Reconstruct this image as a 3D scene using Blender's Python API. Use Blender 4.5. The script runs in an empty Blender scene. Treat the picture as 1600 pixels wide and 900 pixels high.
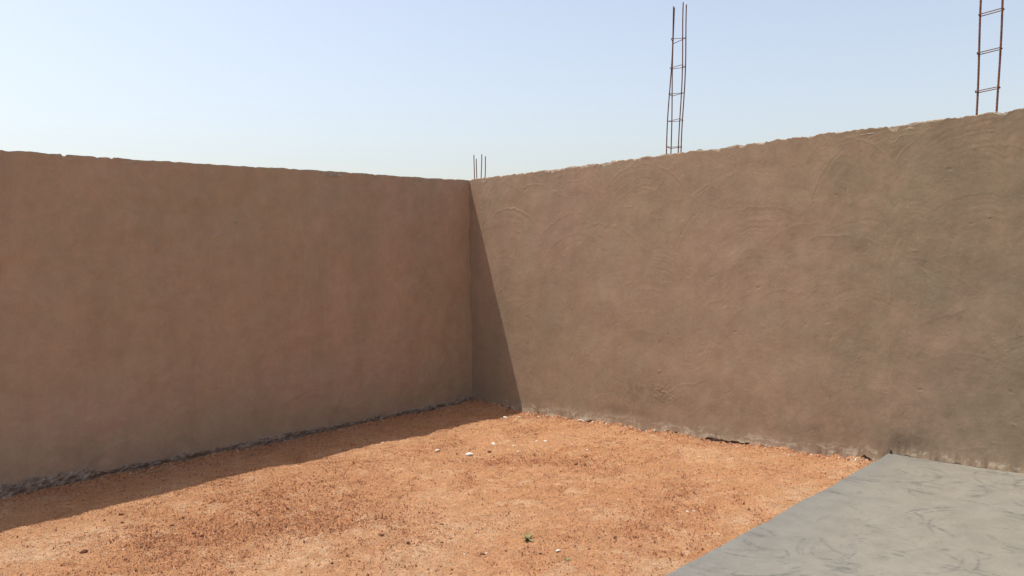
import bpy, bmesh, math, random
import numpy as np
from mathutils import Vector, Matrix

S = bpy.context.scene
COL = S.collection

# ------------------------------------------------------------------ camera
cam = bpy.data.cameras.new('camera')
cam.sensor_width = 36.0
cam.lens = 36.0 * 1238.78 / 1600.0
cam.clip_start = 0.05
cam.clip_end = 2000
camo = bpy.data.objects.new('camera', cam)
COL.objects.link(camo)
# rows: world X, Y, Z axes seen from the camera (right wall = +X, left wall = -Y, corner at origin)
RW = ((0.66314795, -0.02174256, 0.74817248),
      (0.74834206, 0.03902069, -0.66216429),
      (-0.01479706, 0.99900183, 0.04214736))
camo.matrix_world = Matrix.Translation((6.8337, -5.4440, 1.5825)) @ Matrix(RW).to_4x4()
S.camera = camo

# ------------------------------------------------------------------ light
SUN = Vector((-0.342, -0.255, 1.0)).normalized()          # direction towards the sun
W = bpy.data.worlds.new('World')
S.world = W
W.use_nodes = True
wt = W.node_tree
sky = wt.nodes.new('ShaderNodeTexSky')
sky.sky_type = 'NISHITA'
sky.sun_disc = False
sky.sun_elevation = math.asin(SUN.z)
sky.sun_rotation = math.atan2(SUN.x, SUN.y)
sky.altitude = 0
sky.air_density = 1.3
sky.dust_density = 2.4
sky.ozone_density = 0.8
bg = wt.nodes['Background']
bg.inputs['Strength'].default_value = 0.14
hs = wt.nodes.new('ShaderNodeHueSaturation')           # hazy dry-season air: paler all over
hs.inputs['Hue'].default_value = 0.5
hs.inputs['Saturation'].default_value = 0.72
wt.links.new(sky.outputs[0], hs.inputs['Color'])
tint = wt.nodes.new('ShaderNodeMix')                    # dusty white balance, the same all over
tint.data_type = 'RGBA'; tint.blend_type = 'MULTIPLY'
tint.inputs[0].default_value = 1.0
tint.inputs[7].default_value = (1.0, 0.965, 0.98, 1)
wt.links.new(hs.outputs[0], tint.inputs[6])
wt.links.new(tint.outputs[2], bg.inputs['Color'])
sl = bpy.data.lights.new('sun', 'SUN')
sl.energy = 3.5
sl.angle = math.radians(0.53)
sl.color = (1.0, 0.955, 0.88)
so = bpy.data.objects.new('sun', sl)
so.rotation_euler = SUN.to_track_quat('Z', 'Y').to_euler()
so.location = (-4, -3, 12)
COL.objects.link(so)
vs = S.view_settings
vs.view_transform = 'Standard'
vs.look = 'None'
vs.exposure = 0.44
vs.gamma = 1.0
vs.use_curve_mapping = False

rng = np.random.default_rng(11)
random.seed(5)

# ------------------------------------------------------------------ helpers
def tag(o, label=None, cat=None, group=None, kind=None):
    if label: o['label'] = label
    if cat: o['category'] = cat
    if group: o['group'] = group
    if kind: o['kind'] = kind
    return o

def link(name, me, mat=None, parent=None, loc=None):
    o = bpy.data.objects.new(name, me)
    COL.objects.link(o)
    if mat: me.materials.append(mat)
    if parent: o.parent = parent
    if loc is not None: o.location = loc
    return o

def empty(name, loc):
    o = bpy.data.objects.new(name, None)
    o.location = loc
    o.empty_display_size = 0.1
    COL.objects.link(o)
    return o

def raw_mesh(name, co, quads=None, tris=None, smooth=True, attrs=None):
    me = bpy.data.meshes.new(name)
    co = np.asarray(co, dtype=np.float32).reshape(-1, 3)
    me.vertices.add(len(co))
    me.vertices.foreach_set('co', co.ravel())
    q = np.asarray(quads if quads is not None else np.zeros((0, 4)), dtype=np.int32).reshape(-1, 4)
    t = np.asarray(tris if tris is not None else np.zeros((0, 3)), dtype=np.int32).reshape(-1, 3)
    idx = np.concatenate([q.ravel(), t.ravel()])
    starts = np.concatenate([np.arange(len(q)) * 4, len(q) * 4 + np.arange(len(t)) * 3]).astype(np.int32)
    me.loops.add(len(idx))
    me.loops.foreach_set('vertex_index', idx)
    me.polygons.add(len(starts))
    me.polygons.foreach_set('loop_start', starts)
    me.update(calc_edges=True)
    me.validate()
    me.polygons.foreach_set('use_smooth', np.full(len(me.polygons), smooth))
    for k, v in (attrs or {}).items():
        a = me.attributes.new(k, 'FLOAT', 'POINT')
        a.data.foreach_set('value', np.asarray(v, dtype=np.float32).ravel())
    return me

def grid_quads(nr, nc, off=0, flip=False):
    i = np.arange(nr * nc).reshape(nr, nc) + off
    q = np.stack([i[:-1, :-1], i[:-1, 1:], i[1:, 1:], i[1:, :-1]], -1).reshape(-1, 4)
    return q[:, ::-1] if flip else q

def field(ny, nx, dy, dx, lo, hi, beta=1.0):
    """band-limited random field, wavelengths lo..hi metres, unit rms"""
    r = rng.standard_normal((ny, nx))
    fy = np.fft.fftfreq(ny, dy)[:, None]
    fx = np.fft.fftfreq(nx, dx)[None, :]
    k = np.hypot(fy, fx)
    k[0, 0] = 1e-9
    amp = k ** (-beta) * np.exp(-(k * lo) ** 2 * 0.5) * (1 - np.exp(-(k * hi) ** 2))
    amp[0, 0] = 0
    f = np.fft.ifft2(np.fft.fft2(r) * amp).real
    return f / (f.std() + 1e-12)

def line(n, d, lo, hi, beta=1.0):
    return field(1, n, 1.0, d, lo, hi, beta)[0]

def sstep(a, b, x):
    t = np.clip((x - a) / (b - a), 0, 1)
    return t * t * (3 - 2 * t)

def blob(X, Y, cx, cy, rx, ry, ang=0.0):
    c, s = math.cos(ang), math.sin(ang)
    u = ((X - cx) * c + (Y - cy) * s) / rx
    v = (-(X - cx) * s + (Y - cy) * c) / ry
    return np.exp(-(u * u + v * v))

# ------------------------------------------------------------------ ground levels
def ground_z(x, y):
    r = np.interp(x, [-1, 0, .83, 1.58, 2.36, 3.03, 3.6, 4.12, 4.4, 4.8],
                  [-.03, -.03, -.034, -.01, .022, .05, .076, .096, .12, .13])
    yy = np.clip(y, -7, 0.3)
    return r + .0235 * yy

def slab_edge(y):
    return 4.52 + 0.0525 * (-y)

def slab_z(x, y):
    return 0.195 + 0.023 * (x - 4.52) - 0.021 * (-y)

# ------------------------------------------------------------------ materials
class NT:
    def __init__(self, name):
        self.m = bpy.data.materials.new(name)
        self.m.use_nodes = True
        self.t = self.m.node_tree
        self.b = self.t.nodes['Principled BSDF']
        self.b.inputs['Specular IOR Level'].default_value = 0.25
        self.tc = self.t.nodes.new('ShaderNodeTexCoord')
    def link(self, a, b): self.t.links.new(a, b)
    def noise(self, scale, detail=4, rough=.55, stretch=None, dist=0.0):
        n = self.t.nodes.new('ShaderNodeTexNoise')
        n.inputs['Scale'].default_value = scale
        n.inputs['Detail'].default_value = detail
        n.inputs['Roughness'].default_value = rough
        n.inputs['Distortion'].default_value = dist
        src = self.tc.outputs['Object']
        if stretch:
            mp = self.t.nodes.new('ShaderNodeMapping')
            mp.inputs['Scale'].default_value = stretch
            self.link(src, mp.inputs['Vector'])
            src = mp.outputs[0]
        self.link(src, n.inputs['Vector'])
        return n.outputs['Fac']
    def vor(self, scale, out='Distance'):
        n = self.t.nodes.new('ShaderNodeTexVoronoi')
        n.inputs['Scale'].default_value = scale
        self.link(self.tc.outputs['Object'], n.inputs['Vector'])
        return n.outputs[out]
    def attr(self, name):
        n = self.t.nodes.new('ShaderNodeAttribute')
        n.attribute_name = name
        return n.outputs['Fac']
    def rmp(self, fac, a, b, lo=0.0, hi=1.0):
        n = self.t.nodes.new('ShaderNodeMapRange')
        n.interpolation_type = 'SMOOTHSTEP'
        for k, v in zip(('From Min', 'From Max', 'To Min', 'To Max'), (a, b, lo, hi)):
            n.inputs[k].default_value = v
        self.link(fac, n.inputs['Value'])
        return n.outputs[0]
    def math(self, op, a, b):
        n = self.t.nodes.new('ShaderNodeMath')
        n.operation = op
        for i, v in enumerate((a, b)):
            if isinstance(v, (int, float)): n.inputs[i].default_value = v
            else: self.link(v, n.inputs[i])
        return n.outputs[0]
    def mix(self, fac, a, b, mode='MIX'):
        n = self.t.nodes.new('ShaderNodeMix')
        n.data_type = 'RGBA'
        n.blend_type = mode
        for sock, v in ((n.inputs[0], fac), (n.inputs[6], a), (n.inputs[7], b)):
            if isinstance(v, (int, float)): sock.default_value = v
            elif isinstance(v, tuple): sock.default_value = (*v, 1)
            else: self.link(v, sock)
        return n.outputs[2]
    def scale(self, col, val):
        n = self.t.nodes.new('ShaderNodeVectorMath')
        n.operation = 'SCALE'
        self.link(col, n.inputs[0])
        if isinstance(val, (int, float)): n.inputs['Scale'].default_value = val
        else: self.link(val, n.inputs['Scale'])
        return n.outputs[0]
    def bump(self, h, strength, dist, prev=None):
        n = self.t.nodes.new('ShaderNodeBump')
        n.inputs['Strength'].default_value = strength
        n.inputs['Distance'].default_value = dist
        self.link(h, n.inputs['Height'])
        if prev: self.link(prev, n.inputs['Normal'])
        return n.outputs[0]
    def done(self, col, rough=.9, normal=None):
        if isinstance(col, tuple): self.b.inputs['Base Color'].default_value = (*col, 1)
        else: self.link(col, self.b.inputs['Base Color'])
        if isinstance(rough, (int, float)): self.b.inputs['Roughness'].default_value = rough
        else: self.link(rough, self.b.inputs['Roughness'])
        if normal: self.link(normal, self.b.inputs['Normal'])
        return self.m

def mat_plaster(name, olive, k=1.0, warm=1.0):
    n = NT(name)
    t3 = lambda r, g, b: (r * k * warm, g * k, b * k / warm)
    big = n.noise(0.75, 3, .5)
    mid = n.noise(2.6, 4, .6)
    c = n.mix(n.rmp(big, .36, .64), t3(.268, .190, .124), t3(.288, .197, .135))
    c = n.mix(n.rmp(mid, .42, .72, 0, .55), c, t3(.256, .198, .134))
    if olive:
        c = n.mix(n.math('MULTIPLY', n.attr('olive_end'), .62), c, (.172, .138, .086))
    c = n.scale(c, n.rmp(n.noise(9, 6, .65), .25, .75, .93, 1.07))
    c = n.scale(c, n.rmp(n.noise(3.2, 5, .7, (1, 1, .22)), .3, .7, .95, 1.05))
    c = n.scale(c, n.rmp(n.noise(120, 3, .7), .25, .75, .93, 1.07))
    c = n.scale(c, n.rmp(n.attr('damp_shade'), 0, 1, 1, .66))  # damp patches, plus the shade painted at the left wall's foot
    c = n.mix(n.attr('lime'), c, (.46, .40, .30))
    b = n.bump(n.noise(170, 4, .7), .22, .0015)
    b = n.bump(n.noise(28, 4, .6), .06, .003, b)
    return n.done(c, .92, b)

def mat_soil():
    n = NT('red_soil')
    co, pa = n.attr('coarse'), n.attr('pale')
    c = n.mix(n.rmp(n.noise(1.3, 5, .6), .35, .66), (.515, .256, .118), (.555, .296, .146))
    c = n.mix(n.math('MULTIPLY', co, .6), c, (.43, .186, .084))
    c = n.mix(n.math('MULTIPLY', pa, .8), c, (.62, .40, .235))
    c = n.scale(c, n.rmp(n.noise(14, 6, .7), .25, .75, .84, 1.12))
    c = n.scale(c, n.rmp(n.noise(85, 4, .75), .28, .72, .74, 1.16))
    g = n.noise(190, 3, .7)
    c = n.mix(n.rmp(g, .60, .74, 0, .42), c, (.22, .085, .042))
    c = n.mix(n.rmp(n.noise(150, 2, .6), .68, .78, 0, .5), c, (.62, .44, .30))
    b = n.bump(n.noise(95, 5, .75), 1.0, .016)
    b = n.bump(n.noise(38, 4, .7), .8, .022, b)
    return n.done(c, .95, b)

def mat_concrete():
    n = NT('trowelled_concrete')
    c = n.mix(n.rmp(n.noise(1.1, 4, .55), .35, .65), (.205, .186, .148), (.224, .203, .161))
    c = n.mix(n.attr('grey'), c, (.166, .160, .141))
    c = n.scale(c, n.rmp(n.noise(7, 6, .65), .25, .75, .90, 1.08))
    sm = n.math('MULTIPLY', n.attr('smear'), n.rmp(n.noise(40, 5, .75), .32, .60, .12, .85))
    c = n.mix(sm, c, (.108, .104, .092))
    c = n.scale(c, n.rmp(n.noise(160, 3, .7), .25, .75, .93, 1.06))
    b = n.bump(n.noise(110, 4, .7), .5, .003)
    b = n.bump(n.noise(30, 5, .7), .3, .004, b)
    return n.done(c, .88, b)

def mat_mortar(name, a, bcol, sc=25):
    n = NT(name)
    c = n.mix(n.rmp(n.noise(sc, 5, .65), .35, .65), a, bcol)
    c = n.scale(c, n.rmp(n.noise(150, 3, .7), .25, .75, .85, 1.12))
    b = n.bump(n.noise(90, 5, .75), .7, .006)
    return n.done(c, .95, b)

def mat_rust():
    n = NT('rusty_steel')
    c = n.mix(n.rmp(n.noise(35, 5, .7), .35, .65), (.115, .060, .040), (.215, .095, .055))
    b = n.bump(n.noise(260, 3, .7), .5, .001)
    n.b.inputs['Metallic'].default_value = .25
    return n.done(c, .75, b)

def mat_gravel():
    n = NT('soil_grains')
    t = n.attr('tone')
    c = n.mix(n.rmp(t, .15, .75), (.22, .094, .050), (.50, .238, .110))
    c = n.mix(n.rmp(t, .985, .988), c, (.56, .46, .35))
    return n.done(c, .95)

def mat_plain(name, a, bcol, sc=60, rough=.95):
    n = NT(name)
    c = n.mix(n.rmp(n.noise(sc, 4, .65), .35, .65), a, bcol)
    return n.done(c, rough, n.bump(n.noise(sc * 3, 4, .7), .6, .003))

M_PR = mat_plaster('trowelled_plaster', True, .985, 1.005)
M_PL = mat_plaster('bounce_lit_plaster', False, 1.30, 1.03)  # same plaster, lightened and reddened to carry bounced light
M_SOIL = mat_soil()
M_CONC = mat_concrete()
M_CAP = mat_mortar('pale_mortar', (.28, .22, .165), (.42, .35, .265))
M_CORE = mat_mortar('block_masonry', (.20, .155, .125), (.28, .215, .17), 8)
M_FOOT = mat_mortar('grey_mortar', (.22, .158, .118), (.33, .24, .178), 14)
M_RUST = mat_rust()
M_GRAV = mat_gravel()
M_CLOD = mat_plain('dark_clod', (.105, .045, .028), (.21, .085, .045))
M_CHIP = mat_plain('pale_chip', (.70, .66, .58), (.56, .50, .42))
M_LEAF = mat_plain('weed_leaf', (.15, .165, .055), (.26, .23, .11), 90, .7)
M_STRAW = mat_plain('dry_straw', (.42, .31, .17), (.30, .21, .12), 40)
M_DARK = mat_plain('dark_stub', (.02, .018, .016), (.035, .03, .028), 40, .6)

# ------------------------------------------------------------------ ground
def far(a, start, step, n=16, f=1.55):
    out, s, v = [], step, start
    for _ in range(n):
        v = v + a * s
        s *= f
        out.append(v)
    return out

d = 0.0105
fx = np.arange(-0.06, 4.86, d)
fy = np.arange(-5.30, 0.06, d)
nx, ny = len(fx), len(fy)
XS, YS = np.meshgrid(fx, fy)
COARSE = sstep(-.2, 1.4, field(ny, nx, d, d, .05, 1.2, 1.1)) * .6
COARSE += .85 * blob(XS, YS, 2.15, -3.80, .55, .62, .6) + .75 * blob(XS, YS, 2.45, -3.05, .5, .45, .7)
COARSE += .8 * blob(XS, YS, 2.80, -1.20, .33, .22, .4) + .65 * blob(XS, YS, 2.25, -1.45, .40, .20, .8)
COARSE += .55 * blob(XS, YS, 3.2, -2.95, .25, .25) + .5 * blob(XS, YS, 1.6, -2.9, .6, .8) + .5 * blob(XS, YS, 3.9, -1.9, .5, .7, .2)
COARSE *= .78
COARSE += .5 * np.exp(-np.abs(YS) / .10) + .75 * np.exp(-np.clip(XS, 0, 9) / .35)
PALE = sstep(.6, 1.9, field(ny, nx, d, d, .025, .9, 1.0)) * .60
nb = .35 + .65 * sstep(-.8, .9, field(ny, nx, d, d, .02, .4, .9))
PALE += nb * (1.1 * blob(XS, YS, 1.45, -4.55, .28, .45, .2) + 1.0 * blob(XS, YS, 3.45, -3.15, .25, .45, .7) + .8 * blob(XS, YS, 2.85, -3.55, .30, .45, .6) + .5 * blob(XS, YS, 3.2, -2.45, .5, .3, .5))
PALE += .45 * blob(XS, YS, 3.35, -.45, .55, .16) + .6 * np.exp(-((XS - slab_edge(YS) + .16) / .12) ** 2) * sstep(-.6, 1.0, field(ny, nx, d, d, .05, .7, 1.2))
for (cx, cy, a, L) in ((1.62, -4.58, .85, .10), (1.66, -4.48, .8, .07), (1.60, -4.36, .9, .08), (1.72, -4.52, .9, .05)):
    PALE += .9 * blob(XS, YS, cx, cy, L, .014, a)
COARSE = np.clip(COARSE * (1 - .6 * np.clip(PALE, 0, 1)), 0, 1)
PALE = np.clip(PALE, 0, 1)
REL = .0075 * field(ny, nx, d, d, .25, 1.6, 1.6) + .0028 * field(ny, nx, d, d, .05, .35, 1.2)
REL += (.0011 + .0026 * COARSE) * field(ny, nx, d, d, .016, .08, .6)
# a little dirt heaped against the wall feet and spilt against the slab
REL += .012 * np.exp(-np.abs(YS) / .05) * (1 + .6 * line(nx, d, .03, .4, 1)[None, :])
fade = np.minimum(np.minimum(sstep(fx[0], fx[0] + .05, XS), sstep(fx[-1], fx[-1] - .05, XS)),
                  np.minimum(sstep(fy[0], fy[0] + .2, YS), sstep(fy[-1], fy[-1] - .02, YS)))
REL *= fade
GZ = ground_z(XS, YS) + REL

def gz(x, y):
    i = np.clip(((np.asarray(y) - fy[0]) / d).round().astype(int), 0, ny - 1)
    j = np.clip(((np.asarray(x) - fx[0]) / d).round().astype(int), 0, nx - 1)
    return GZ[i, j]

def coarse_at(x, y):
    i = np.clip(((y - fy[0]) / d).astype(int), 0, ny - 1)
    j = np.clip(((x - fx[0]) / d).astype(int), 0, nx - 1)
    return COARSE[i, j]

gx = np.array(far(-1, fx[0], .05)[::-1] + list(fx) + far(1, fx[-1], .05))
gy = np.array(far(-1, fy[0], .05)[::-1] + list(fy) + far(1, fy[-1], .05))
GX, GY = np.meshgrid(gx, gy)
ZZ = ground_z(GX, GY)
ZZ[16:16 + ny, 16:16 + nx] = GZ
CC = np.full_like(ZZ, .3); CC[16:16 + ny, 16:16 + nx] = COARSE
PP = np.full_like(ZZ, .1); PP[16:16 + ny, 16:16 + nx] = PALE
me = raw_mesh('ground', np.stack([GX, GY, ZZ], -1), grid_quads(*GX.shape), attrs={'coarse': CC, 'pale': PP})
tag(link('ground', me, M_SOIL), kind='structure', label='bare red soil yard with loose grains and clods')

# ------------------------------------------------------------------ trowel strokes
def trowel(X, Z, n, rr, ww, amp, lip, up=True, seed=0, streak=False):
    r = np.random.default_rng(seed)
    H = np.zeros_like(X)
    x0, x1, z0, z1 = X.min(), X.max(), Z.min(), Z.max()
    xs, zs = X[0], Z[:, 0]
    tab = r.standard_normal(4096)
    ker = np.array([1, 2, 3, 2, 1]) / 9.0
    tab = np.convolve(tab, ker, 'same')
    tab /= tab.std()
    for k in range(n):
        R = r.uniform(*rr)
        w = r.uniform(*ww)
        mid = math.pi / 2 + r.normal(0, .45) if up else r.uniform(0, 2 * math.pi)
        span = r.uniform(.45, 1.1) * (1.35 if streak else 1)
        px, pz = r.uniform(x0, x1), r.uniform(z0, z1 + .1)     # point on the arc
        cx, cz = px - R * math.cos(mid), pz - R * math.sin(mid)
        ext = R * math.sin(min(span, 1.5)) + w
        a, b = np.searchsorted(xs, [px - ext - .1, px + ext + .1])
        dz = R * (1 - math.cos(span)) + w
        zlo = np.searchsorted(-zs if zs[0] > zs[-1] else zs, [pz - max(dz, ext) - .1, pz + max(w, ext) + .1])
        c, e = zlo
        if zs[0] > zs[-1]:
            c, e = 0, len(zs)
        if b - a < 2 or e - c < 2: continue
        sx, sz = X[c:e, a:b] - cx, Z[c:e, a:b] - cz
        rad = np.hypot(sx, sz) - R
        th = np.angle(np.exp(1j * (np.arctan2(sz, sx) - mid)))
        edge = 1 - sstep(.75, 1.0, np.abs(th) / span + .15 * np.sin(rad * 90 + k))
        m = edge * (1 - sstep(.42 * w, .5 * w, np.abs(rad)))
        if m.max() <= 0: continue
        idx = (rad + .01 * np.sin(3 * th + k)) / .0045 + 1000 + r.integers(0, 2500)
        i0 = np.clip(idx.astype(int), 0, 4094)
        fr = idx - i0
        fine = tab[i0] * (1 - fr) + tab[i0 + 1] * fr
        mod = .35 + .65 * np.clip(np.sin(th * r.uniform(2, 6) + r.uniform(0, 6)) + .4, 0, 1)
        l = lip * np.exp(-((rad - .45 * w) / .010) ** 2) * r.uniform(0, 1.3)
        new = amp * fine * mod * r.uniform(.2, 1.2) + l + r.normal(0, amp * .5) + (rad / w) * r.normal(0, amp * 1.2)
        sub = H[c:e, a:b]
        if streak:
            np.maximum(sub, m * np.clip(fine + .25, 0, 1.6) * mod * r.uniform(.25, 1.0), out=sub)
            continue
        H[c:e, a:b] = sub * (1 - .9 * m) + new * m
    return H

# ------------------------------------------------------------------ right wall
TOP = 2.405
def ragged(xs, dd, bites, amp):
    z = amp * line(len(xs), dd, .02, .5, 1.0) + amp * .8 * line(len(xs), dd, .6, 3, 1.0)
    for (c, w, h) in bites:
        z -= h * np.exp(-(np.abs(xs - c) / w) ** 4)
    return z

dw = .0058
rx_f = np.arange(0.0, 6.3, dw)
rx = np.concatenate([rx_f, np.arange(6.3, 11.0, .035)])
nr = len(rx)
bites = [(rng.uniform(.2, 6), rng.uniform(.008, .04), rng.uniform(.004, .018)) for _ in range(60)]
zt = TOP + np.interp(rx, rx_f, ragged(rx_f, dw, bites, .0035))
low = np.where(rx < 4.535, ground_z(rx, 0 * rx), slab_z(rx, 0 * rx))
gap = np.interp(rx, rx_f, .012 * line(len(rx_f), dw, .03, .9, 1.2)) - .020
gap += .030 * np.exp(-((rx - 2.75) / .16) ** 4) + .034 * np.exp(-((rx - 3.30) / .22) ** 4) + .022 * np.exp(-((rx - 1.72) / .10) ** 4) + .03 * np.exp(-((rx - 4.36) / .05) ** 4)
gap = np.where(rx > 4.535, gap * .4 - .004, gap)
zb = low + gap + .006
nz = 410
tt = np.linspace(0, 1, nz)[:, None]
PX = np.repeat(rx[None, :], nz, 0)
PZ = zb[None, :] + (zt - zb)[None, :] * tt
PZU = np.repeat((tt * 2.35), nr, 1) + low[None, :] * 0       # regular copy for stroke lookup
H = trowel(PX, PZU, 420, (.28, .75), (.10, .26), .00040, .0013, True, 3)
q = .5 * trowel(PX, PZU, 120, (.10, .35), (.04, .12), .0005, .0012, False, 8)
H = .85 * (H + q) * (.30 + .55 * sstep(1.2, 2.2, PZU) + .45 * sstep(-.6, 1.0, np.concatenate([field(nz, len(rx_f), dw, dw, .15, 1.0, 1.2), np.zeros((nz, nr - len(rx_f)))], 1)))
fd = lambda lo, hi, b: np.concatenate([field(nz, len(rx_f), dw, dw, lo, hi, b), np.zeros((nz, nr - len(rx_f)))], 1)
H += .0018 * fd(.2, 1.0, 1.6) + .00017 * fd(.03, .18, 1.0)
rough = sstep(.9, 1.9, fd(.03, .4, 1.0))
H += rough * .0005 * fd(.011, .04, .3)
zz = PZ - low[None, :]
patch = blob(PX, PZ, 2.62, .36, .16, .10)
H += patch * .0012 * fd(.012, .05, .4)
# flared plaster lip at the foot
flare = np.exp(-np.clip(zz, 0, 1) / .035)
H += flare * (.010 + .006 * np.interp(rx, rx_f, line(len(rx_f), dw, .02, .4, 1))[None, :])
# pits
rp = np.random.default_rng(21)
for _ in range(150):
    cx, cz, s = rp.uniform(0, 6), rp.uniform(.1, 2.35), rp.uniform(.004, .010)
    a, b = np.searchsorted(rx, [cx - .05, cx + .05])
    c, e = int(max(0, (cz - .06) / 2.4 * nz)), int(min(nz, (cz + .06) / 2.4 * nz))
    H[c:e, a:b] -= rp.choice([-1, 1], p=[.35, .65]) * rp.uniform(.0006, .0028) * blob(PX[c:e, a:b], PZU[c:e, a:b], cx, cz, s * rp.uniform(1, 3), s, rp.uniform(-1.2, 1.2))
damp_shade = .55 * blob(PX, PZ, 2.30, .34, .26, .17) + .35 * patch + .7 * blob(PX, PZ, 4.66, .27, .17, .11) + .35 * blob(PX, PZ, 4.1, .25, .35, .12)
damp_shade += .5 * blob(PX, PZ, 2.0, .16, .5, .06) + .35 * blob(PX, PZ, 3.5, .35, .7, .15)
for _ in range(26):
    cx = rp.uniform(.8, 6)
    damp_shade += rp.uniform(.15, .55) * blob(PX, PZ, cx, 2.40, rp.uniform(.03, .10), rp.uniform(.03, .09))
damp_shade *= .55 + .45 * sstep(-.8, .8, fd(.04, .4, 1.1))
fl = lambda lo, hi, b, st: np.concatenate([field(nz, len(rx_f), dw, dw / st, lo, hi, b), np.zeros((nz, nr - len(rx_f)))], 1)
lime = .62 * np.exp(-((zz - .045) / .045) ** 2) * sstep(.0, 1.3, .8 * fl(.02, .2, 1.0, 7) + .5 * fd(.02, .2, .8)) * (PX < 4.45)
lime += .5 * np.exp(-((zz - .03) / .02) ** 2) * sstep(.3, 1.2, fd(.02, .2, .8)) * (PX > 4.5)
lime += .14 * sstep(1.5, 2.4, fd(.012, .10, .5))
for (cx, cz, R, a0, a1) in ((1.42, .16, .17, 3.6, 5.6), (1.02, .14, .20, 4.2, 5.9), (2.1, .33, .24, 4.0, 5.4), (3.75, .43, .30, 3.9, 5.2)):
    th = np.arctan2(PZ - cz, PX - cx) % (2 * math.pi)
    lime += .28 * (.3 + .7 * sstep(-.5, 1, fd(.02, .2, .8))) * np.exp(-((np.hypot(PX - cx, PZ - cz) - R) / .008) ** 2) * ((th > a0) & (th < a1))
olive_end = sstep(3.4, 5.9, PX + .35 * fd(.05, 1.5, 1.0))  # plaster turns darker and more olive towards the right end
co = np.stack([PX, -H, PZ], -1)
# skin thickness: fold the top edge and foot back
back_t = np.stack([rx, np.full(nr, .022), zt - .004], -1)[None]
back_b = np.stack([rx, np.full(nr, .022), zb + .004], -1)[None]
co = np.concatenate([back_b, co, back_t], 0)
ext = lambda A: np.concatenate([A[:1], A, A[-1:]], 0)
right = empty('boundary_wall', (2.6, .07, 0))
tag(right, 'sunlit brown plaster wall with trowel swirls and tall rusty rebar standing on top', 'wall')
me = raw_mesh('plaster', co - np.array([2.6, .07, 0]), grid_quads(nz + 2, nr),
              attrs={'damp_shade': np.clip(ext(damp_shade), 0, 1), 'lime': np.clip(ext(lime), 0, 1), 'olive_end': np.clip(ext(olive_end), 0, 1)})
link('plaster', me, M_PR, right)

def box_mesh(name, lo, hi):
    x0, y0, z0 = lo; x1, y1, z1 = hi
    v = [(x0, y0, z0), (x1, y0, z0), (x1, y1, z0), (x0, y1, z0), (x0, y0, z1), (x1, y0, z1), (x1, y1, z1), (x0, y1, z1)]
    f = [(0, 3, 2, 1), (4, 5, 6, 7), (0, 1, 5, 4), (1, 2, 6, 5), (2, 3, 7, 6), (3, 0, 4, 7)]
    return raw_mesh(name, v, f, smooth=False)
link('masonry_core', box_mesh('masonry_core', (-2.74, -.05, -.4), (8.4, .07, 2.372)), M_CORE, right)

def cap_strip(name, ss, across, z0, rise, seed):
    """jagged mortar bed along the wall top; ss = stations, across = (a, b) of the thickness"""
    r = np.random.default_rng(seed)
    n = len(ss)
    dd = ss[1] - ss[0]
    prof = np.array([-.03, .0, .006, .004, .0, -.004, -.03])
    offs = np.linspace(across[0], across[1], 7)
    offs[1] = offs[0] + .003; offs[5] = offs[6] - .003
    step = np.repeat(r.normal(0, 1, n // 9 + 2), 9)[:n]
    hz = rise * (.55 * step + .6 * r.standard_normal(n))
    hz = np.convolve(hz, [.2, .6, .2], 'same')
    lum = np.zeros(n)
    for _ in range(int(n * dd * 4)):
        lum += r.uniform(.3, 1.0) * rise * 2.2 * np.exp(-(np.abs(ss - r.uniform(ss[0], ss[-1])) / r.uniform(.012, .05)) ** 4)
    Z = z0 + prof[:, None] + (hz + lum)[None, :] * np.array([0, .8, 1, .8, .9, .8, 0])[:, None] + r.normal(0, .0022, (7, n)) * np.array([0, 1, 1, 1, 1, 1, 0])[:, None]
    return np.repeat(ss[None], 7, 0), np.repeat(offs[:, None], n, 1), Z
a, b, Z = cap_strip('c', np.arange(.0, 10.9, .011), (.003, .138), TOP - .006, .0052, 4)
me = raw_mesh('mortar_cap', np.stack([a, b, Z], -1) - np.array([2.6, .07, 0]), grid_quads(*a.shape), smooth=False)
link('mortar_cap', me, M_CAP, right)

# ------------------------------------------------------------------ left wall
dl = .0125
ly_f = np.arange(-6.3, 0.016, dl)
nl = len(ly_f)
nzl = 196
lowl = ground_z(0 * ly_f, ly_f)
zbl = lowl + .02
bl = [(-3.96, .020, .018), (-3.70, .03, .012), (-3.62, .012, .012), (-1.2, .012, .006), (-2.1, .02, .006)]
ztl = TOP - .004 + ragged(ly_f, dl, bl, .0022) - .006 * np.exp(-((ly_f + 3) / .6) ** 2)
tl = np.linspace(0, 1, nzl)[:, None]
LY = np.repeat(ly_f[None], nzl, 0)
LZ = zbl[None] + (ztl - zbl)[None] * tl
LH = .9 * trowel(LY, np.repeat(tl * 2.4, nl, 1), 150, (.3, .8), (.1, .3), .0007, .0012, True, 31)
LH += .0035 * field(nzl, nl, dl, dl, .2, 1.2, 1.5) + .0006 * field(nzl, nl, dl, dl, .03, .2, .8)
ld = .12 * sstep(.5, 1.8, field(nzl, nl, dl, dl, .08, .8, 1.3))
ld += .20 * blob(LY, LZ, -1.42, 1.32, .20, .10, -.7) + .12 * blob(LY, LZ, -1.55, 1.62, .16, .12)
ld += .8 * blob(LY, LZ, -2.62, 1.905, .030, .006) + .7 * blob(LY, LZ, -2.62, 1.875, .006, .028)
ld += .35 * np.exp(-((LZ - lowl[None]) / .28) ** 2) * (.6 + .4 * sstep(-.5, 1, field(nzl, nl, dl, dl, .05, .6, 1.2)))  # shade painted into the plaster, deepening toward the wall foot
ll = .12 * sstep(1.3, 2.4, field(nzl, nl, dl, dl, .02, .2, .8))
co = np.stack([LH, LY, LZ], -1)
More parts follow.
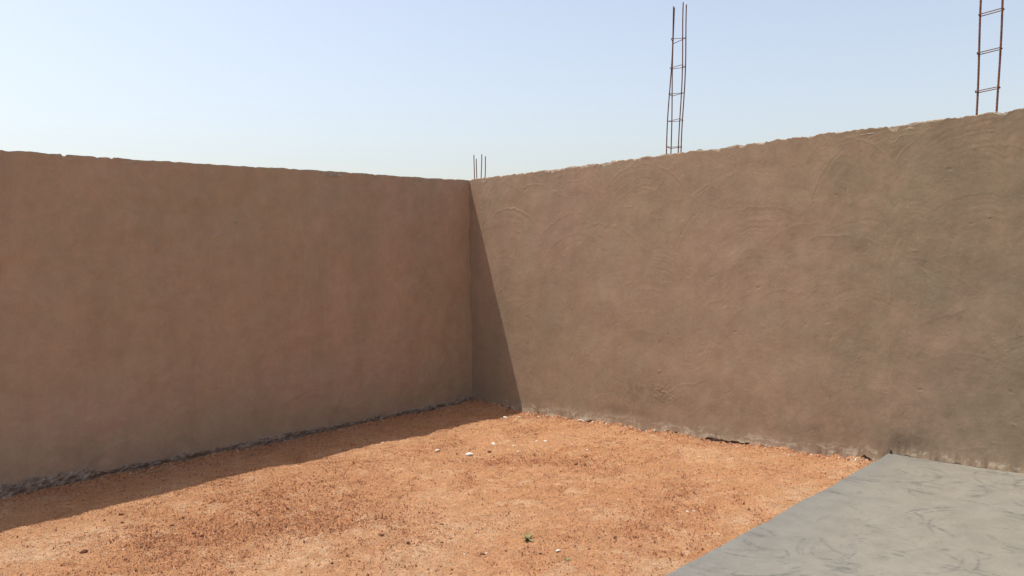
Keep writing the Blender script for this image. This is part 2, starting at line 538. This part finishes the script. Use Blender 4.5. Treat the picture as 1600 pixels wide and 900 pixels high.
co = np.concatenate([np.stack([np.full(nl, -.02), ly_f, zbl], -1)[None], co, np.stack([np.full(nl, -.02), ly_f, ztl - .004], -1)[None]], 0)
left = empty('boundary_wall', (-.07, -3.1, 0))
tag(left, 'smooth brown plaster wall in full shade with grey mortar ledge along its foot', 'wall')
O = np.array([-.07, -3.1, 0])
me = raw_mesh('plaster', co - O, grid_quads(nzl + 2, nl), attrs={'damp_shade': np.clip(ext(ld), 0, 1), 'lime': np.clip(ext(ll), 0, 1)})
link('plaster', me, M_PL, left)
link('masonry_core', box_mesh('masonry_core', (-.07, -3.24, -.4), (.05, 3.098, 2.372)), M_CORE, left)
a, b, Z = cap_strip('c', np.arange(-6.3, 0.0, .012), (-.137, -.004), TOP - .014, .0026, 9)
me = raw_mesh('mortar_cap', np.stack([b, a, Z], -1) - O, grid_quads(*a.shape, flip=True), smooth=False)
link('mortar_cap', me, M_CAP, left)

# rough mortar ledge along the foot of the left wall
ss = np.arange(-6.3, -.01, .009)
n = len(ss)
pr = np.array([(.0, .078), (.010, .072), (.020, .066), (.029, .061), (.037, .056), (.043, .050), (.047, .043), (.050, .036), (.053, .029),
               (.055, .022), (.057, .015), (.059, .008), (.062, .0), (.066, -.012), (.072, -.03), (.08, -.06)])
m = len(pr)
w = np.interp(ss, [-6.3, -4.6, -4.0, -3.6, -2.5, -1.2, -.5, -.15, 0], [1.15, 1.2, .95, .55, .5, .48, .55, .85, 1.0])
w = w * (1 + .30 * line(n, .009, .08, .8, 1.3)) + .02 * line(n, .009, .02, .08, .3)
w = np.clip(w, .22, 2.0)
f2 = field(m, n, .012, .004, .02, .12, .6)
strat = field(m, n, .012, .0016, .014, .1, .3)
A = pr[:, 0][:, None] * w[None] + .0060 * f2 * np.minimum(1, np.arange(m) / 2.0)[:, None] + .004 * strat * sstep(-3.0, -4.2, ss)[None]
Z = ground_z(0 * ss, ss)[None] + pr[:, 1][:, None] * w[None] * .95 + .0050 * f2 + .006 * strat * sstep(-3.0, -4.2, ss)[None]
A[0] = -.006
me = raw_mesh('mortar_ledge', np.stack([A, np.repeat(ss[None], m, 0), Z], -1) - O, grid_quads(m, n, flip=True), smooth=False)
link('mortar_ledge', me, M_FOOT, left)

# ------------------------------------------------------------------ concrete slab
ds = .0075
su = np.concatenate([[0, .002, .006], np.arange(.012, 3.4, ds), np.arange(3.4, 9, .2)])
sv = np.concatenate([np.arange(.006, 4.2, ds), np.arange(4.2, 12, .2)])
U, V = np.meshgrid(su, sv)
wob = np.interp(sv, sv[:440], .004 * line(440, ds, .05, .8, 1.2) + .0018 * line(440, ds, .012, .06, .4))
SXX = slab_edge(-V) + U + wob[:, None] * np.exp(-U / .05)
SYY = -V
fin = (U < 3.4) & (V < 4.2)
ju, jv = (su < 3.4).sum(), (sv < 4.2).sum()
T = np.zeros_like(U)
def pad(Fs):
    o = np.zeros_like(U)
    o[:jv, :ju] = Fs
    return o
Tf = trowel(U[:jv, :ju], V[:jv, :ju], 130, (.18, .8), (.03, .12), .0011, .0016, False, 17)
fa = field(jv, ju, ds, ds, .3, 1.8, 1.5); fb = field(jv, ju, ds, ds, .02, .25, .9); fc = field(jv, ju, ds, ds, .12, .8, 1.2)
T[:jv, :ju] = Tf
mask = sstep(-.55, 1.3, fc + .9 * np.exp(-U[:jv, :ju] / .7) + .15)
st1 = trowel(U[:jv, :ju], V[:jv, :ju], 620, (.08, .42), (.03, .12), 1, 0, False, 23, True)
smear = 1.45 * st1 ** 1.2 * mask * (.40 + .60 * sstep(-.7, .9, fb)) + .15 * mask * sstep(.4, 1.6, fb)
# a few long dark trowel sweeps that stand out in the slab
def arc(X, Y, pts, wd):
    o = np.zeros_like(X)
    for (ax, ay), (bx, by) in zip(pts[:-1], pts[1:]):
        dx, dy = bx - ax, by - ay
        t = np.clip(((X - ax) * dx + (Y - ay) * dy) / (dx * dx + dy * dy), 0, 1)
        o = np.maximum(o, np.exp(-(np.hypot(X - ax - t * dx, Y - ay - t * dy) / wd) ** 2))
    return o
xx, yy = SXX[:jv, :ju], SYY[:jv, :ju]
SW = [([(4.83, -1.93), (5.0, -1.75), (5.13, -1.52), (5.25, -1.25)], .014), ([(5.25, -1.25), (5.5, -1.1), (5.75, -1.02)], .012),
      ([(5.02, -1.98), (5.1, -1.85), (5.13, -1.66)], .018), ([(4.80, -1.2), (4.92, -1.28), (4.97, -1.42)], .012),
      ([(4.72, -2.2), (4.85, -2.1), (4.95, -2.12)], .02), ([(5.15, -.75), (5.35, -.72), (5.5, -.78)], .012),
      ([(4.66, -.62), (4.8, -.52), (4.98, -.52)], .012), ([(5.3, -1.75), (5.38, -1.6), (5.4, -1.45)], .01)]
for pts, wd in SW:
    smear += .60 * arc(xx + .012 * fb, yy + .02 * fa, pts, wd * 1.3) * (.05 + .95 * sstep(-.3, .9, fb))
smear += .6 * blob(xx, yy, 5.20, -1.68, .045, .045)
grey = np.clip(np.exp(-np.clip(U[:jv, :ju] - .02, 0, 9) / (.16 + .16 * np.clip(V[:jv, :ju] - .5, 0, 3))) * .95 + .25 * sstep(.3, 1.6, fa), 0, 1)
SZ = slab_z(SXX, SYY) + pad(.0022 * fa + .0004 * fb + .35 * Tf)
SZ -= (.010 + .004 * np.interp(sv, sv[:440], np.abs(line(440, ds, .02, .15, .6)))[:, None]) * np.exp(-U / .008)
gs = np.stack([SXX, SYY, SZ], -1)
skirt = gs[:, :1].copy(); skirt[..., 2] -= .22; skirt[..., 0] -= .004
gs = np.concatenate([skirt, gs], 1)
cat = lambda A: np.concatenate([A[:, :1], A], 1)
ps = np.full_like(U, .1); ps[:jv, :ju] = np.clip(smear, 0, 1)
pg = np.full_like(U, .1); pg[:jv, :ju] = grey
me = raw_mesh('concrete_slab', gs, grid_quads(*gs.shape[:2], flip=True), attrs={'smear': cat(ps), 'grey': cat(pg)})
tag(link('pavement', me, M_CONC), kind='structure', label='grey trowelled concrete slab raised above the red soil')

# ------------------------------------------------------------------ rebar
def tube(name, pts, r, sides=8, closed=False):
    pts = [Vector(p) for p in pts]
    n = len(pts)
    v, f = [], []
    for i, p in enumerate(pts):
        a = pts[(i - 1) % n] if (closed or i > 0) else p
        b = pts[(i + 1) % n] if (closed or i < n - 1) else p
        t = (b - a).normalized()
        u = t.orthogonal() if abs(t.z) > .9 else t.cross(Vector((0, 0, 1)))
        u.normalize()
        w_ = t.cross(u)
        rr = r[i] if isinstance(r, (list, tuple)) else r
        for k in range(sides):
            q_ = 2 * math.pi * k / sides
            v.append(p + (u * math.cos(q_) + w_ * math.sin(q_)) * rr)
    for i in range(n if closed else n - 1):
        for k in range(sides):
            a, b = i * sides + k, i * sides + (k + 1) % sides
            c, e = ((i + 1) % n) * sides + (k + 1) % sides, ((i + 1) % n) * sides + k
            f.append((a, b, c, e))
    me = bpy.data.meshes.new(name)
    if not closed:
        f += [tuple(range(sides))[::-1], tuple(range((n - 1) * sides, n * sides))]
    me.from_pydata([tuple(p) for p in v], [], f)
    me.polygons.foreach_set('use_smooth', [True] * len(me.polygons))
    me.update()
    return me

def bar(parent, base, top, r, wobble=.008):
    """ribbed bar from base to top (world), sunk into the wall"""
    b, t = Vector(base), Vector(top)
    dz = (t - b).normalized()
    b2 = b - dz * .12
    L = (t - b2).length
    n = int(L / .011)
    ph, ph2 = random.uniform(0, 6), random.uniform(0, 6)
    pts, rad = [], []
    for i in range(n + 1):
        s = i / n
        p = b2.lerp(t, s)
        p += Vector((math.sin(s * 5 + ph), math.sin(s * 4 + ph2), 0)) * wobble * math.sin(s * math.pi)
        pts.append(p - parent.location)
        rad.append(r * (1.0 if i % 2 else .9))
    link('rebar', tube('rebar', pts, rad, 7), M_RUST, parent)

def stirrup(parent, corners, r):
    """bent wire tie round the bars, with a little hooked tail"""
    cs = [Vector(c) for c in corners]
    pts = []
    n = len(cs)
    for i in range(n):
        a, b, c = cs[i - 1], cs[i], cs[(i + 1) % n]
        ra = min(.008, (a - b).length * .3); rc = min(.008, (c - b).length * .3)
        pts += [b + (a - b).normalized() * ra, b + ((a - b).normalized() * ra + (c - b).normalized() * rc) * .3, b + (c - b).normalized() * rc]
    # hooked tail past the last corner
    tail = [pts[0] + Vector((0, 0, .004)), pts[1] + Vector((0, 0, .005)), pts[2] + Vector((.010, .018, .004))]
    path = pts + tail
    link('stirrup', tube('stirrup', [p - parent.location for p in path], r, 6), M_RUST, parent)

# tall cage of four thin bars
C1 = empty('rebar_cage', (2.71, .06, 2.40))
tag(C1, 'tall thin rebar cage of four bars with five ties on the sunlit wall', 'rebar')
B = [((2.652, .03, 2.40), (2.732, .03, 3.629)), ((2.773, .03, 2.40), (2.830, .03, 3.639)),
     ((2.757, .09, 2.40), (2.818, .09, 3.635)), ((2.648, .09, 2.40), (2.696, .09, 3.639))]
for b, t in B: bar(C1, b, t, .0052)
for z, tilt in ((3.352, .010), (3.130, -.006), (2.908, .008), (2.690, -.008), (2.466, .004)):
    cs = []
    for k, (b, t) in enumerate(B):
        s = (z - 2.4) / (t[2] - 2.4)
        p = Vector(b).lerp(Vector(t), s)
        sx = -1 if k in (0, 3) else 1
        sy = -1 if k in (0, 1) else 1
        cs.append(p + Vector((sx * .006, sy * .006, tilt * (1 if k in (0, 2) else -.6) + random.uniform(-.004, .004))))
    stirrup(C1, cs, .0027)
# thicker two-bar cage farther along
C2 = empty('rebar_cage', (5.08, .07, 2.40))
tag(C2, 'pair of thicker rusty bars joined by narrow ties farthest from the wall corner', 'rebar')
B2 = [((5.021, .07, 2.40), (5.058, .07, 3.52)), ((5.134, .07, 2.40), (5.174, .07, 3.50))]
for b, t in B2: bar(C2, b, t, .0068, .004)
for z in (3.268, 3.033, 2.798, 2.562):
    p = Vector(B2[0][0]).lerp(Vector(B2[0][1]), (z - 2.4) / 1.12)
    r_ = Vector(B2[1][0]).lerp(Vector(B2[1][1]), (z - 2.4) / 1.10)
    e = .011
    stirrup(C2, [(p.x - e, p.y - .012, z - .003), (r_.x + e, r_.y - .012, z + .006), (r_.x + e, r_.y + .014, z), (p.x - e, p.y + .014, z - .010)], .003)
# short stubs at the corner
C3 = empty('rebar_cage', (.09, .065, 2.40))
tag(C3, 'four short bare rebar stubs rising where the two walls meet', 'rebar')
for b, t in (((.058, .03, 2.40), (.053, .03, 2.675)), ((.174, .03, 2.40), (.188, .03, 2.668)),
             ((.009, .10, 2.40), (.007, .10, 2.643)), ((.151, .10, 2.40), (.166, .10, 2.655))):
    bar(C3, b, t, .0055, .002)

# mortar spilt round the feet of the bars
def lump(parent, x, y, z, sx, sy, sz, seed):
    r = random.Random(seed)
    bm = bmesh.new()
    bmesh.ops.create_icosphere(bm, subdivisions=3, radius=1)
    for v in bm.verts:
        k = 1 + .18 * math.sin(7 * v.co.x + seed) * math.cos(6 * v.co.y + 2 * seed) + r.uniform(-.10, .10)
        v.co = Vector((v.co.x * sx * k, v.co.y * sy * k, max(v.co.z, -.4) * sz * k))
    me = bpy.data.meshes.new('mortar_lump')
    bm.to_mesh(me); bm.free()
    link('mortar_lump', me, M_CAP, parent, Vector((x, y, z)) - parent.location)
for k, (x, sx, sz) in enumerate(((2.66, .04, .014), (2.78, .05, .012), (.10, .07, .012), (.30, .05, .013), (5.10, .06, .013), (3.32, .03, .016), (4.27, .035, .013), (1.55, .04, .010))):
    lump(right, x, .055, 2.403, sx, .045, sz, k)
for k, (y, sx, sz) in enumerate(((-3.98, .022, .012), (-3.66, .04, .008), (-1.75, .03, .006))):
    lump(left, -.05, y, 2.395, .04, sx, sz, 20 + k)

# ------------------------------------------------------------------ loose grains (stuff)
def scatter(n, xlo, xhi, ylo, yhi, keep):
    x = rng.uniform(xlo, xhi, n); y = rng.uniform(ylo, yhi, n)
    k = keep(x, y)
    return x[k], y[k]
OCT = np.array([(1, 0, -.35), (-1, 0, -.35), (0, 1, -.35), (0, -1, -.35), (0, 0, 1)], float)
OF = np.array([(0, 2, 4), (2, 1, 4), (1, 3, 4), (3, 0, 4)])
def grains(name, x, y, z, size, tone, mat, flat=.7):
    n = len(x)
    a = rng.uniform(0, 2 * math.pi, n)
    v = OCT[None] * rng.uniform(.6, 1.25, (n, 5, 1)) + rng.normal(0, .15, (n, 5, 3))
    v = v * size[:, None, None] * np.array([1, 1, flat])
    c, s = np.cos(a)[:, None], np.sin(a)[:, None]
    vx = v[..., 0] * c - v[..., 1] * s + x[:, None]
    vy = v[..., 0] * s + v[..., 1] * c + y[:, None]
    vz = v[..., 2] + (z + size * .25)[:, None]
    f = (OF[None] + (np.arange(n) * 5)[:, None, None]).reshape(-1, 3)
    me = raw_mesh(name, np.stack([vx, vy, vz], -1), tris=f, smooth=False, attrs={'tone': np.repeat(tone, 5)})
    return me
def keep(x, y):
    c = coarse_at(x, y)
    ok = (x < slab_edge(y) - .005) 
    return ok & (rng.uniform(0, 1, len(x)) < .22 + .78 * c ** 1.2)
x, y = scatter(330000, .05, 4.75, -5.1, -.01, keep)
size = np.clip(rng.lognormal(math.log(.0031), .40, len(x)), .0014, .0095) * (.75 + .55 * coarse_at(x, y))
me = grains('loose_grains', x, y, gz(x, y), size, rng.uniform(0, 1, len(x)), M_GRAV, 1.0)
tag(link('loose_gravel', me, M_GRAV), 'loose red grains and grit strewn over the soil', 'gravel', kind='stuff')
x, y = scatter(16000, .3, 4.7, -5.1, -.05, lambda x, y: (x < slab_edge(y) - .02) & (rng.uniform(0, 1, len(x)) < .05 + .38 * np.clip(coarse_at(x, y) - .25, 0, 1) ** 1.2))
size = np.clip(rng.lognormal(math.log(.0058), .28, len(x)), .004, .012)
me = grains('grit', x, y, gz(x, y), size, rng.uniform(0, .45, len(x)) ** 1.2, M_GRAV, 1.1)
tag(link('coarse_grit', me, M_GRAV), 'coarser dark red grit in patches on the sunlit soil', 'gravel', kind='stuff')
# crumbs of mortar and soil along the foot of the sunlit wall
n = 900
x = rng.uniform(.0, 4.45, n); y = -np.abs(rng.normal(0, .035, n)) - .012
me = grains('crumbs', x, y, gz(x, y), np.clip(rng.lognormal(math.log(.0055), .5, n), .002, .018), rng.choice([.1, .3, .6, .99], n, p=[.35, .3, .22, .13]), M_GRAV, .7)
tag(link('mortar_crumbs', me, M_GRAV), 'crumbs of mortar and soil along the foot of the sunlit wall', 'crumbs', kind='stuff')
n = 700
y = rng.uniform(-5.0, -.03, n); x = np.abs(rng.normal(0, .10, n)) + .06
me = grains('crumbs', x, y, gz(x, y), np.clip(rng.lognormal(math.log(.006), .5, n), .002, .02), rng.choice([.1, .3, .6, .99], n, p=[.35, .35, .25, .05]), M_GRAV, .7)
tag(link('mortar_crumbs', me, M_GRAV), 'crumbs lying in the shade along the grey mortar ledge', 'crumbs', kind='stuff')

# ------------------------------------------------------------------ clods and chips
def rock_mesh(name, sx, sy, sz, seed, rough_=.22, cut=True):
    r = random.Random(seed)
    bm = bmesh.new()
    bmesh.ops.create_icosphere(bm, subdivisions=2, radius=1)
    dirs = [(Vector((r.gauss(0, 1), r.gauss(0, 1), r.gauss(0, 1))).normalized(), r.uniform(.55, .9)) for _ in range(7)]
    for v in bm.verts:
        p = v.co.copy()
        for dv, lim in dirs:
            k = p.dot(dv)
            if k > lim: p -= dv * (k - lim) * .85
        p *= 1 + r.uniform(-rough_, rough_) * .35
        v.co = Vector((p.x * sx, p.y * sy, max(p.z, -.6) * sz))
    me = bpy.data.meshes.new(name)
    bm.to_mesh(me); bm.free()
    return me

CL = [(1.79, -4.32, .024), (1.19, -3.95, .014), (1.42, -4.01, .015), (2.97, -3.05, .021), (3.21, -3.03, .013), (2.57, -2.61, .013),
      (3.05, -2.68, .012), (3.65, -2.86, .014), (3.72, -2.76, .008), (3.91, -2.69, .009), (1.63, -3.66, .010), (1.94, -3.75, .012),
      (2.09, -3.75, .013), (1.79, -3.44, .012), (1.70, -3.06, .014), (1.89, -1.34, .020), (2.80, -1.27, .016), (2.83, -1.21, .019),
      (2.81, -1.05, .013), (.99, -3.51, .011), (2.02, -4.03, .010), (1.69, -3.79, .014), (2.59, -3.17, .012), (2.09, -3.65, .012),
      (2.0, -3.67, .010), (3.32, -2.88, .010), (3.26, -2.98, .008), (3.33, -3.25, .007), (3.61, -3.1, .007), (2.23, -3.97, .012),
      (1.72, -.66, .016), (2.42, -1.30, .012), (2.66, -1.02, .011), (2.1, -1.55, .010)]
protos = [rock_mesh('clod', 1, .72, .55, s) for s in range(6)]
for m_ in protos: m_.materials.append(M_CLOD)
for i, (x, y, s) in enumerate(CL):
    if i in (3, 30):
        mm = rock_mesh('clod', 1.15, .55, .32, 40 + i); mm.materials.append(M_CLOD)
    else:
        mm = protos[i % 6]
    o = link('soil_clod', mm, None, None, (x, y, float(gz(x, y)) + s * .28))
    o.scale = (s, s, s)
    o.rotation_euler = (0, 0, .72 + random.uniform(-.5, .5))
    if i == 0: tag(o, 'largest dark clod, lying beside the chalky streaks on the soil', 'clod')
    elif i == 3: tag(o, 'flat dark sliver of earth on the open sunlit soil', 'clod')
    else:
        G = 'small dark clods on the soil'
        if i in (7, 8, 9): t_ = 'small dark clod lying close to the lone green weed'
        elif i == 15: t_ = 'dark clod beside the largest white mortar chip'
        elif i in (16, 17): t_ = 'one of two dark clods lying side by side on the soil'
        elif i == 30: t_ = 'flat dark sliver on the soil between white chips and the sunlit wall'
        elif i in (1, 2, 19): t_ = 'small dark clod near the edge of the wall shadow'
        elif i in (21, 11, 12, 23, 24, 29, 10): t_ = 'small dark clod within the coarse gravelly patch of red soil'
        else: t_ = 'small dark reddish clod lying loose on sunlit soil'
        tag(o, t_, 'clod', G)

CH = [(1.84, -1.51, .036), (1.50, -1.58, .022), (1.68, -1.12, .026), (1.93, -.85, .016), (2.00, -.81, .022), (.86, -.275, .026), (.99, -.20, .018),
      (1.13, -.07, .020), (.86, -1.715, .018), (2.11, -1.22, .016), (1.87, -1.06, .013), (2.30, -.80, .013), (2.52, -.85, .014),
      (2.36, -1.70, .012), (3.56, -2.91, .009), (3.655, -2.84, .009), (3.96, -2.61, .017), (4.04, -1.61, .012), (4.06, -1.575, .011),
      (1.30, -.04, .012), (1.68, -.035, .030), (2.05, -4.0, .009), (1.95, -4.15, .010), (2.45, -3.45, .010)]
pc = [rock_mesh('chip', 1, .6, .34, 100 + s, .15) for s in range(5)]
for m_ in pc: m_.materials.append(M_CHIP)
for i, (x, y, s) in enumerate(CH):
    o = link('mortar_chip', pc[i % 5], None, None, (x, y, float(gz(x, y)) + s * .22))
    o.scale = (s, s, s * 1.15)
    o.rotation_euler = (random.uniform(-.2, .2), random.uniform(-.2, .2), .72 + random.uniform(-.7, .7))
    if i == 0: tag(o, 'largest white mortar chip lying on the open red soil', 'chip')
    elif i == 20: tag(o, 'long pale plaster flake leaning at the foot of the sunlit wall', 'chip'); o.scale = (s * 1.4, s * .7, s * .8)
    elif i == 5: tag(o, 'white chip at the tip of the wall shadow near the corner', 'chip')
    else:
        if i in (17, 18): t_ = 'one of two white chips close together near the concrete slab'
        elif i in (3, 4): t_ = 'one of two white chips side by side near the sunlit wall'
        elif i == 8: t_ = 'pale chip lying right on the edge of the wall shadow'
        elif i == 16: t_ = 'white chip beside the dry wispy weed tuft'
        elif i in (14, 15): t_ = 'tiny pale chip near the lone green weed'
        elif i in (6, 7, 19): t_ = 'pale chip lying against the foot of the sunlit wall'
        elif i in (21, 22, 23): t_ = 'tiny pale chip within the coarse gravelly patch of red soil'
        else: t_ = 'small pale mortar chip scattered on the red soil'
        tag(o, t_, 'chip', 'small pale chips on the soil')

# ------------------------------------------------------------------ weed, straws, stub
def leaf_mesh(L, w_, bend, seed):
    r = random.Random(seed)
    n = 6
    v, f = [], []
    for i in range(n + 1):
        s = i / n
        ww = w_ * math.sin(math.pi * (.08 + .92 * s) ** .8) * .5 + .0006
        z = L * (.35 * s + bend * s * s)
        xx_ = L * s * .9
        v += [(xx_, -ww, z + ww * .4), (xx_, 0, z), (xx_, ww, z + ww * .4)]
    for i in range(n):
        a = i * 3
        f += [(a, a + 3, a + 4, a + 1), (a + 1, a + 4, a + 5, a + 2)]
    me = bpy.data.meshes.new('leaf')
    me.from_pydata(v, [], f)
    me.polygons.foreach_set('use_smooth', [True] * len(f))
    return me
def weed(x, y, n, L, label, sc=1.0):
    wd = empty('weed', (x, y, float(gz(x, y))))
    tag(wd, label, 'weed')
    for k in range(n):
        lm = leaf_mesh(L * random.uniform(.6, 1.15), L * random.uniform(.16, .26), random.uniform(-.35, .15), k)
        o = link('leaf', lm, M_LEAF, wd, (random.uniform(-.012, .012), random.uniform(-.012, .012), .001))
        o.rotation_euler = (random.uniform(-.3, .3), random.uniform(-.35, .1), random.uniform(0, 2 * math.pi))
    link('stem', tube('stem', [(0, 0, -.01), (.002, 0, .004), (.006, .003, .012)], [.003, .0025, .0015], 6), M_LEAF, wd)
    wd.scale = (sc, sc, sc)
    return wd
weed(3.70, -2.585, 15, .052, 'small green weed sprouting alone from the sunlit soil')
weed(4.08, -2.66, 9, .030, 'dry wispy weed tuft near a pale chip by the slab')

def straw(pts, r, label):
    p0 = pts[0]
    z0 = float(gz(p0[0], p0[1]))
    P = [Vector((x - p0[0], y - p0[1], float(gz(x, y)) - z0 + h)) for x, y, h in pts]
    o = link('straw', tube('straw', P, r, 6), M_STRAW, None, (p0[0], p0[1], z0))
    tag(o, label, 'straw')
straw([(.27, -3.60, .004), (.25, -3.50, .012), (.235, -3.42, .014), (.20, -3.30, .024)], .0035, 'straight dry stalk on shaded soil beside the mortar ledge')
straw([(.36, -2.76, .006), (.33, -2.72, .016), (.30, -2.68, .016), (.28, -2.62, .010), (.30, -2.58, .006)], .0028, 'curled dry stalk on shaded soil beside the mortar ledge')
st = link('wire_stub', tube('wire_stub', [(0, 0, -.02), (.001, 0, .01), (.0, -.002, .022), (.002, -.003, .030)], [.006, .0065, .006, .003], 7), M_DARK, None, (4.545, -.018, .195))
tag(st, 'short black stub poking up where slab corner meets the wall', 'stub')
